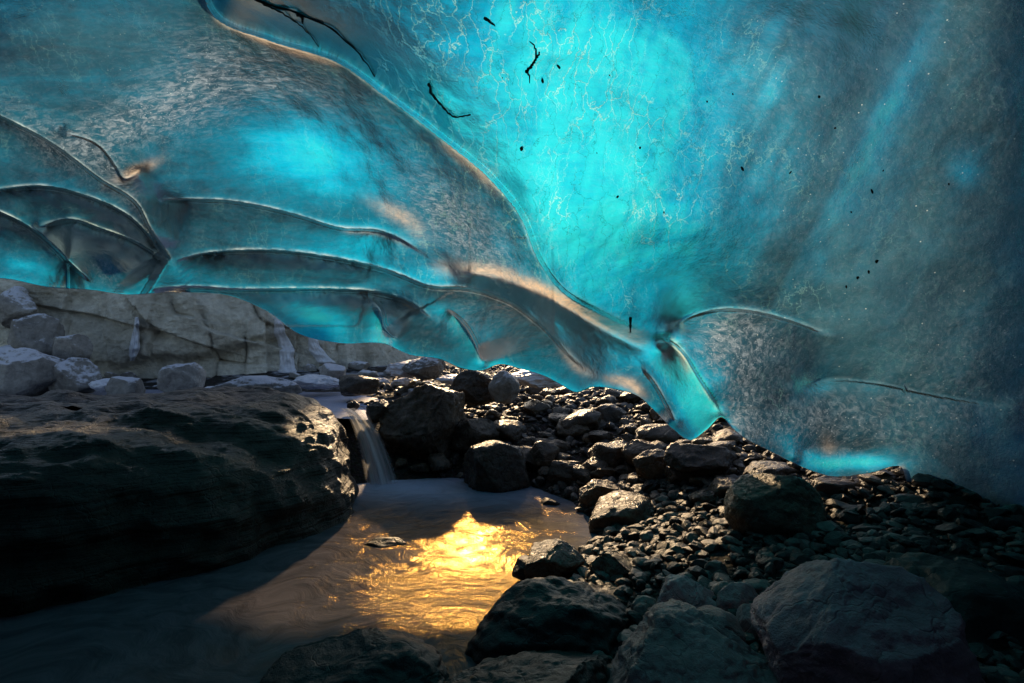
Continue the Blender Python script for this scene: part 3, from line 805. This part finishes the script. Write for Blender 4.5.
# ------------------------------------------------------------------ cliff at the back left
pl = curve([(-16, 8.6), (-11.5, 9.6), (-8.5, 10.2), (-5.6, 11.0), (-4.2, 11.9), (-3.3, 13.2), (-2.85, 14.3), (-2.7, 15.2)], 680)
hz = np.linspace(.3, 5.4, 330)  # unseen height and hidden right end shaped to shade the ledge
CXp = np.repeat(pl[None, :, 0], 330, 0); CYp = np.repeat(pl[None, :, 1], 330, 0); CZ = np.repeat(hz[:, None], 680, 1) * np.interp(pl[:, 0], [-12, -7, -4, -2.7], [.68, .72, .82, 1.0])[None] * (1 + .08 * fbm(np.stack([pl[:, 0] * .5, pl[:, 1] * .5, pl[:, 0] * 0], -1), 3)[None])
s_ = np.r_[0, np.cumsum(np.linalg.norm(np.diff(pl, axis=0), axis=1))][None, :] + 0 * CZ
tn = np.gradient(pl, axis=0); tn /= np.linalg.norm(tn, axis=1)[:, None]
nn = np.stack([tn[:, 1], -tn[:, 0]], -1)
# jointed rock: broad tilted facets, then the long cracks, each with a small offset of the block below it
rs = np.random.RandomState(5)
cells = np.c_[rs.uniform(0, 19, 60), rs.uniform(0, 5.6, 60)]
wv = np.stack([s_ * .8, CZ * .8, 0 * CZ], -1)
qs = s_ + .35 * fbm(wv * 1.3, 5); qz = CZ + .28 * fbm(wv * 1.3 + 7, 5)
facet = np.stack([(np.hypot((qs - a_) * .6, (qz - b_) * 1.3)) for a_, b_ in cells], -1)
wgt = np.exp(-facet * 11); wgt /= wgt.sum(-1, keepdims=True)
lvl = rs.uniform(-.34, .34, 60); tls = rs.uniform(-.16, .16, 60); tlz = rs.uniform(-.25, .2, 60)
push = (wgt * (lvl + tls * (s_[..., None] - cells[:, 0]) + tlz * (CZ[..., None] - cells[:, 1]))).sum(-1)
fpx = CX + F * CXp / CYp; fpy = CY - F * (CZ - CAMZ) / CYp
jx = fpx + 2.5 * fbm(wv * 3 + 3, 4); jy = fpy + 2 * fbm(wv * 2.2 + 11, 4)
for pts, st in (([(212, 335), (213, 350), (213, 386)], .07), ([(140, 308), (157, 328), (187, 340), (213, 348)], -.09), ([(196, 300), (207, 325), (233, 336), (267, 343), (290, 350)], .10),
                ([(213, 361), (247, 365), (276, 366)], .05), ([(30, 304), (93, 316), (133, 325), (152, 330)], -.08), ([(153, 328), (150, 345), (151, 366)], .06), ([(246, 338), (245, 375)], -.05),
                ([(268, 300), (267, 330), (268, 376)], .08), ([(60, 300), (58, 340)], .05), ([(96, 285), (94, 316), (104, 350)], -.06), ([(300, 325), (301, 375)], .06), ([(250, 290), (262, 318), (300, 330)], -.06),
                ([(330, 338), (331, 372)], .07), ([(344, 345), (345, 372)], -.08), ([(357, 345), (358, 370)], .09), ([(370, 345), (371, 368)], -.07), ([(-60, 290), (-20, 310), (20, 306)], .08), ([(170, 290), (176, 312), (197, 318)], .06)):
    c = curve(pts, 60)
    best = np.full(fpx.shape, 1e9); sg = np.zeros(fpx.shape)
    tx = np.gradient(c[:, 0]); ty = np.gradient(c[:, 1])
    for i in range(60):
        d2 = (jx - c[i, 0]) ** 2 + (jy - c[i, 1]) ** 2
        m = d2 < best
        best = np.where(m, d2, best); sg = np.where(m, -(jx - c[i, 0]) * ty[i] + (jy - c[i, 1]) * tx[i], sg)
    dpx = np.sqrt(best)
    push += st * 1.5 * np.tanh(np.sign(sg) * dpx / 1.2) * np.exp(-dpx / 14) - .17 * np.exp(-(dpx / 1.0) ** 2) * np.clip(.7 + 1.2 * fbm(wv * 3 + 5, 3), .1, 1)
push = push + .13 * fbm(np.stack([s_ * 1.1, CZ * 1.4, 0 * CZ], -1), 6, .58) + .06 * fbm(np.stack([s_ * 5, CZ * 6, 0 * CZ], -1), 5, .6) - .09 * np.minimum(CZ - 1.2, 2.6)
V3 = np.stack([CXp + nn[None, :, 0] * push, CYp + nn[None, :, 1] * push, CZ], -1)
clf = mesh_obj('rock_cliff', V3.reshape(-1, 3), grid_faces(330, 680), M_cliff)
tag(clf, 'grey blocky jointed rock cliff beyond the ice at the back left', 'cliff')


def cliff_pt(px, py):
    v = V3.reshape(-1, 3); ppx = CX + F * v[:, 0] / v[:, 1]; ppy = CY - F * (v[:, 2] - CAMZ) / v[:, 1]
    return v[np.argmin((ppx - px) ** 2 + (ppy - py) ** 2)]


def frozen(pts, wpx, label, seed):
    rs_ = np.random.RandomState(seed)
    c = curve([(x, y, wd) for (x, y), wd in zip(pts, wpx)], 34)
    Vr, nu = [], 18
    for i, (x, y, wd) in enumerate(c):
        ce = cliff_pt(x, y); D_ = ce[1]
        for k in range(nu):
            u = k / (nu - 1) * 2 - 1
            bulge = .10 * math.sqrt(max(0, 1 - u * u)) + .05 * float(fbm(np.array([k * .55, i * .12, seed * 3.1]), 3)) + .04 * float(vnoise(np.array([k * .2, i * .3, seed])))
            jag = 1 + .22 * float(vnoise(np.array([i * .22, seed, (k > 8) * 4.0])))
            p = np.array(at(x + u * wd * .5 * jag, y, D_ - .06 - bulge))
            Vr.append(p)
    o = mesh_obj('frozen_waterfall', np.array(Vr), grid_faces(34, nu), M_frozen)
    return tag(o, label, 'frozen waterfall', 'white ice streaks frozen on the cliff')


frozen([(137, 317), (136, 335), (134, 352), (132, 361)], [4, 8, 9, 5], 'narrow white ice streak standing on the cliff, leftmost of three', 3)
frozen([(277, 318), (279, 328), (286, 350), (288, 376)], [6, 10, 15, 20], 'broad white frozen waterfall on the cliff, middle of three', 4)
frozen([(312, 333), (314, 345), (322, 358), (334, 372)], [9, 12, 15, 22], 'white frozen waterfall nearest the ice edge, rightmost of three', 5)

# ------------------------------------------------------------------ named boulders
hero(376, 383, 466, 474, M_wet, 11, 'big dark rounded boulder at the top of the pool right of the waterfall', .9, D=5.85, sub=6)
hero(461, 440, 531, 491, M_wet, 12, 'dark wet boulder with a pale rim at the far edge of the pool', .8, D=5.15)
hero(440, 417, 500, 450, M_wet, 13, 'pale-topped slab between the two dark boulders above the pool', .8, D=6.0, name='rock_slab')
hero(586, 494, 656, 548, M_wet, 14, 'black sharp-crested boulder beside the right end of the pool', .8, D=4.0)
hero(578, 480, 622, 520, M_wet, 15, 'slanting dark rock behind the sharp-crested boulder', .7, D=4.5)
hero(546, 459, 586, 486, M_wet, 16, 'small dark rock on the far shore right of the pool', .8)
hero(632, 450, 672, 486, M_wet, 17, 'upright brown rock in the rubble under the hanging ice tip', .7)
hero(664, 444, 745, 484, M_wet, 18, 'long low brown rock lying under the hanging ice tip', .7)
hero(726, 476, 818, 538, M_wet, 26, 'dark rounded boulder on the gravel under the right ice lip', .85, sub=6, cuts=4, rough=.07)
hero(745, 462, 800, 490, M_wet, 20, 'flat rock behind the rounded boulder under the right ice lip', .8, D=3.7)
hero(808, 474, 872, 522, M_gravel, 21, 'low brown rock partly under the right ice lip', .7, D=3.3)
hero(764, 566, 948, 720, M_purple, 41, 'large purple-grey boulder with a pale rounded face at bottom right', 1.0, D=1.62, sub=6, cuts=6, rough=.09)
hero(868, 572, 1075, 730, M_black, 23, 'huge black boulder filling the bottom right corner', 1.1, D=1.75, sub=6, cuts=7)
hero(466, 580, 658, 690, M_black, 24, 'broad black rock jutting into the golden pool', .8, D=2.4, sub=6, cuts=6, rough=.14)
hero(523, 543, 585, 578, M_wet, 25, 'pointed dark stone at the tip of the black rock in the pool', .9, D=3.15)
hero(250, 652, 452, 730, M_black, 26, 'flat dark wet slab at the bottom edge of the pool', .8, D=2.05, sub=6, name='rock_slab')
hero(430, 655, 640, 740, M_black, 27, 'low black slab at the bottom centre', .8, D=1.85, sub=6, name='rock_slab')
hero(655, 577, 722, 627, M_grey, 28, 'rounded pale grey boulder among the stones at bottom right', .9, D=2.35)
hero(600, 624, 782, 720, M_grey, 29, 'rough grey angular boulder at the bottom edge right of centre', .9, D=1.75, sub=6, cuts=12, rough=.14)
hero(716, 583, 758, 622, M_grey, 30, 'grey stone with a bright wet top beside the pale boulder', .9, D=2.35, sub=4)
hero(738, 607, 776, 640, M_grey, 31, 'small grey stone wedged against the purple-grey boulder', .9, D=2.1, sub=4)
hero(756, 580, 790, 612, M_grey, 32, 'angular grey stone behind the purple-grey boulder', .9, D=2.45, sub=4)
hero(690, 612, 742, 640, M_grey, 33, 'low grey stone in front of the pale rounded boulder', .9, D=2.0, sub=4)
hero(945, 548, 1015, 592, M_wet, 34, 'black rock on the gravel near the right edge', .9, D=2.35)
hero(1000, 590, 1018, 606, M_grey, 35, 'small pale stone at the far right edge', .9, D=2.1, sub=3, name='stone', cat='stone')
hero(-14, 347, 58, 402, M_far, 40, 'white-topped slanted boulder at the left edge by the still water', .9, D=8.0)
hero(12, 313, 56, 360, M_far, 41, 'pinkish egg-shaped boulder leaning on the cliff at far left', .9, D=8.9)
hero(-6, 285, 40, 330, M_far, 42, 'grey boulder at top left under the ice edge', .9, D=9.4)
hero(52, 334, 90, 362, M_far, 43, 'pointed grey rock right of the egg-shaped boulder', .9, D=8.9)
hero(54, 357, 102, 392, M_far, 44, 'flat-faced grey rock at the foot of the cliff', .9, D=8.4)
hero(160, 362, 204, 396, M_far, 45, 'dark rock with a snowy shoulder below the narrow ice streak', .9, D=8.2)
hero(108, 376, 146, 394, M_far, 46, 'low snow-covered rock beside the still water', .9, D=8.2, sub=4)
hero(214, 375, 302, 398, M_far, 47, 'long flat dark slab in front of the cliff', .6, D=7.7, name='rock_slab')
hero(0, 345, 22, 352, M_far, 48, 'thin flat stone at the left edge', .9, D=8.8, sub=3)
hero(336, 374, 380, 394, M_wet, 49, 'black rounded rock beside the white stream', .9, D=7.6, sub=4)
hero(318, 363, 346, 380, M_far, 50, 'small dark rock at the right foot of the cliff', .9, D=8.8, sub=4)
hero(402, 356, 446, 378, M_far, 51, 'snow-capped boulder under the ice edge beyond the stream', .9, D=8.2)
hero(448, 368, 498, 402, M_wet, 52, 'dark block under the ice edge left of the snow patch', .9, D=6.9)
hero(488, 370, 520, 400, M_far, 53, 'grey upright rock touching the ice edge', .9, D=6.6, sub=4)
hero(526, 440, 560, 466, M_wet, 54, 'dark stone right of the pale-rimmed boulder', .9, D=5.5, sub=4)
hero(590, 442, 634, 474, M_wet, 55, 'dark blocky rock in the rubble below the ice knob', .9, sub=4)
hero(560, 408, 602, 436, M_wet, 56, 'dark rock close under the ice knob', .9, sub=4)

for i_, (wn, D_, lb) in enumerate((((508, 368, 566, 386), 7.4, 'bright snow patch on the rubble right under the blue ice edge'),
        ((384, 360, 436, 376), 8.6, 'snow patch beside the snow-capped boulder beyond the stream'), ((296, 374, 342, 388), 8.3, 'snow patch at the right foot of the cliff'),
        ((92, 378, 122, 390), 8.3, 'small snow patch between the rocks left of the still water'), ((196, 386, 226, 398), 8.0, 'small snow patch at the left end of the long flat slab'),
        ((436, 374, 470, 384), 7.6, 'thin snow patch between the dark blocks under the ice edge'))):
    hero(*wn, M_frozen, 80 + i_, lb, .9, D=D_, sub=5, cuts=3, rough=.2, name='snow_patch', cat='snow patch')
hero(362, 538, 408, 551, M_black, 60, 'thin flat dark stone breaking the surface of the golden pool', .5, D=3.75, sub=4, name='stone', cat='stone')
hero(486, 606, 503, 622, M_black, 61, 'small black stone in the water left of the broad black rock', .9, D=2.75, sub=4, name='stone', cat='stone')
hero(512, 556, 548, 574, M_black, 63, 'low black stone at the water left of the pointed dark stone', .9, D=3.2, sub=4, name='stone', cat='stone')
hero(590, 552, 640, 578, M_wet, 64, 'dark angular stone on the pebbles behind the broad black rock', .9, D=3.0, sub=5, name='stone', cat='stone')
hero(540, 498, 560, 506, M_black, 65, 'small flat stone at the right shallows of the pool', .8, D=4.7, sub=4, name='stone', cat='stone')

hero(364, 400, 390, 420, M_wet, 66, 'wet stone at the right lip of the waterfall', .9, D=6.05, sub=5, name='stone', cat='stone')
hero(347, 400, 360, 410, M_wet, 67, 'small wet stone splitting the stream above the waterfall', .9, D=6.4, sub=4, name='stone', cat='stone')

# ------------------------------------------------------------------ rubble: stones one can count
protos = []
for k in range(14):
    P, Fa = rock_mesh('stone', 100 + k, 4, 15, .13)
    protos.append((P, Fa))
pm = {}


def stone(k, mat, loc, size, rz, label, group, name='stone'):
    key = (k, mat.name)
    if key not in pm:
        o = mesh_obj(name, protos[k][0], protos[k][1], mat); pm[key] = o
    else:
        o = pm[key].copy(); COL.objects.link(o)
    o.location = loc; o.scale = size; o.rotation_euler = rz
    return tag(o, label, 'stone', group)


def scatter(n, poly, smin, smax, mat, label, group, seed, minD=0):
    rs_ = random.Random(seed); done = []
    tries = 0
    while len(done) < n and tries < n * 30:
        tries += 1
        x0, y0, x1, y1 = poly
        px, py = rs_.uniform(x0, x1), rs_.uniform(y0, y1)
        D_ = ray_ground(px, py)
        x, y, z = at(px, py, D_)
        if z < .015: continue
        s = smin + (smax - smin) * rs_.random() ** 2.2
        if any((x - a_) ** 2 + (y - b_) ** 2 < (.33 * (s + c_)) ** 2 for a_, b_, c_ in done): continue
        done.append((x, y, s))
        k = rs_.randrange(14)
        stone(k, mat, (x, y, gz(x, y) + s * .16), (s * rs_.uniform(.8, 1.3), s * rs_.uniform(.8, 1.3), s * rs_.uniform(.5, .85)),
              (rs_.uniform(-.25, .25), rs_.uniform(-.25, .25), rs_.uniform(0, 6.28)), label, group)


scatter(110, (400, 380, 690, 486), .15, .50, M_wet, 'dark wet stone in the rubble slope between pool and ice edge', 'stones of the rubble slope', 1)
scatter(45, (590, 415, 770, 505), .09, .30, M_wet, 'dark stone in the rubble under the hanging ice tip', 'stones under the hanging ice tip', 2)
scatter(30, (330, 362, 540, 400), .15, .45, M_far, 'snow-dusted stone beside the stream beyond the ice', 'snow-dusted stones beyond the ice', 3)
scatter(40, (0, 352, 400, 398), .10, .32, M_far, 'grey stone at the foot of the cliff', 'stones at the foot of the cliff', 4)
scatter(45, (640, 500, 1024, 600), .05, .15, M_gravel, 'small stone on the gravel bank', 'larger stones of the gravel bank', 5)
scatter(15, (530, 548, 680, 600), .04, .12, M_gravel, 'small stone beside the black rock in the pool', 'stones beside the black rock in the pool', 6)

# gravel too many to count
rs = np.random.RandomState(3)
bm = bmesh.new(); bmesh.ops.create_icosphere(bm, subdivisions=1, radius=1)
B = np.array([v.co for v in bm.verts]); BF = np.array([[v.index for v in f.verts] for f in bm.faces]); bm.free()
bm = bmesh.new(); bmesh.ops.create_icosphere(bm, subdivisions=2, radius=1)
B = np.array([v.co for v in bm.verts]); BF = np.array([[v.index for v in f.verts] for f in bm.faces]); bm.free()
gxp = np.r_[rs.uniform(.35, 3.4, 8500), rs.uniform(-.8, 2.2, 2500), rs.uniform(-2.4, 1.5, 1800)]; gyp = np.r_[rs.uniform(1.3, 4.6, 8500), rs.uniform(4.4, 8.0, 2500), rs.uniform(7.0, 13, 1800)]
gzp = ground_z(gxp, gyp)
ok = gzp > .0
gxp, gyp, gzp = gxp[ok], gyp[ok], gzp[ok]
n = len(gxp)
sz = (.008 + .040 * rs.random(n) ** 3.2) * (1 + .09 * gyp)
ax = rs.uniform(.7, 1.45, (n, 3)) * np.array([1, 1, .62])
shapes = []
for k in range(24):
    Q = B * (1 + .25 * fbm(B * 1.2 + k * 5.1, 2))[:, None]
    for c in range(7):
        v = rs.normal(size=3); v /= np.linalg.norm(v); d0 = rs.uniform(.5, .85)
        Q = Q - np.maximum(Q @ v - d0, 0)[:, None] * v * .95
    shapes.append(Q)
shapes = np.array(shapes)
Q = shapes[rs.randint(0, 24, n)] * ax[:, None, :] * sz[:, None, None]
an = rs.uniform(0, 6.28, n); c, s = np.cos(an)[:, None], np.sin(an)[:, None]
tl = rs.uniform(-.5, .5, n)[:, None]
q2 = Q[..., 2] + Q[..., 0] * tl
GQ = np.stack([Q[..., 0] * c - Q[..., 1] * s, Q[..., 0] * s + Q[..., 1] * c, q2], -1) + np.stack([gxp, gyp, gzp + sz * .35], -1)[:, None, :]
GF = (BF[None] + (np.arange(n) * len(B))[:, None, None]).reshape(-1, 3)
grv = mesh_obj('gravel', GQ.reshape(-1, 3), GF, M_gravel, smooth=False, attrs={'tone': np.repeat(-.60 + 1.4 * rs.random(n) ** 3, len(B))})
tag(grv, 'dark wet gravel covering the bank on the right', 'gravel', kind='stuff')

# ------------------------------------------------------------------ light, sky, camera
ELEV, AZ = math.radians(23.5), math.radians(-5.4)          # low sun straight ahead, a touch left
sd = bpy.data.lights.new('sun', 'SUN'); sd.energy = 5.0; sd.angle = math.radians(1.8); sd.color = (1.0, .69, .38)
so = bpy.data.objects.new('sun', sd); COL.objects.link(so)
dirv = Vector((math.sin(AZ) * math.cos(ELEV), math.cos(AZ) * math.cos(ELEV), math.sin(ELEV)))
so.rotation_euler = dirv.to_track_quat('Z', 'Y').to_euler()
so.location = dirv * 60
w = bpy.data.worlds.new('World'); SC.world = w; w.use_nodes = True
nt = w.node_tree; bg = nt.nodes['Background']
sky = nt.nodes.new('ShaderNodeTexSky'); sky.sky_type = 'NISHITA'; sky.sun_disc = False
sky.sun_elevation = ELEV; sky.sun_rotation = AZ
nt.links.new(sky.outputs[0], bg.inputs[0]); bg.inputs[1].default_value = 0.15

cd = bpy.data.cameras.new('camera'); cd.sensor_width = 36; cd.lens = 18; cd.clip_start = .05; cd.clip_end = 2000
co = bpy.data.objects.new('camera', cd); COL.objects.link(co)
co.location = (0, 0, CAMZ); co.rotation_euler = (math.radians(90), 0, 0)
SC.camera = co
SC.view_settings.view_transform = 'Standard'; SC.view_settings.look = 'None'; SC.view_settings.exposure = 0
SC.render.engine = 'CYCLES'
SC.cycles.use_denoising = True
SC.cycles.max_bounces = 8; SC.cycles.diffuse_bounces = 4; SC.cycles.glossy_bounces = 4; SC.cycles.transparent_max_bounces = 8
SC.cycles.sample_clamp_indirect = 4.0
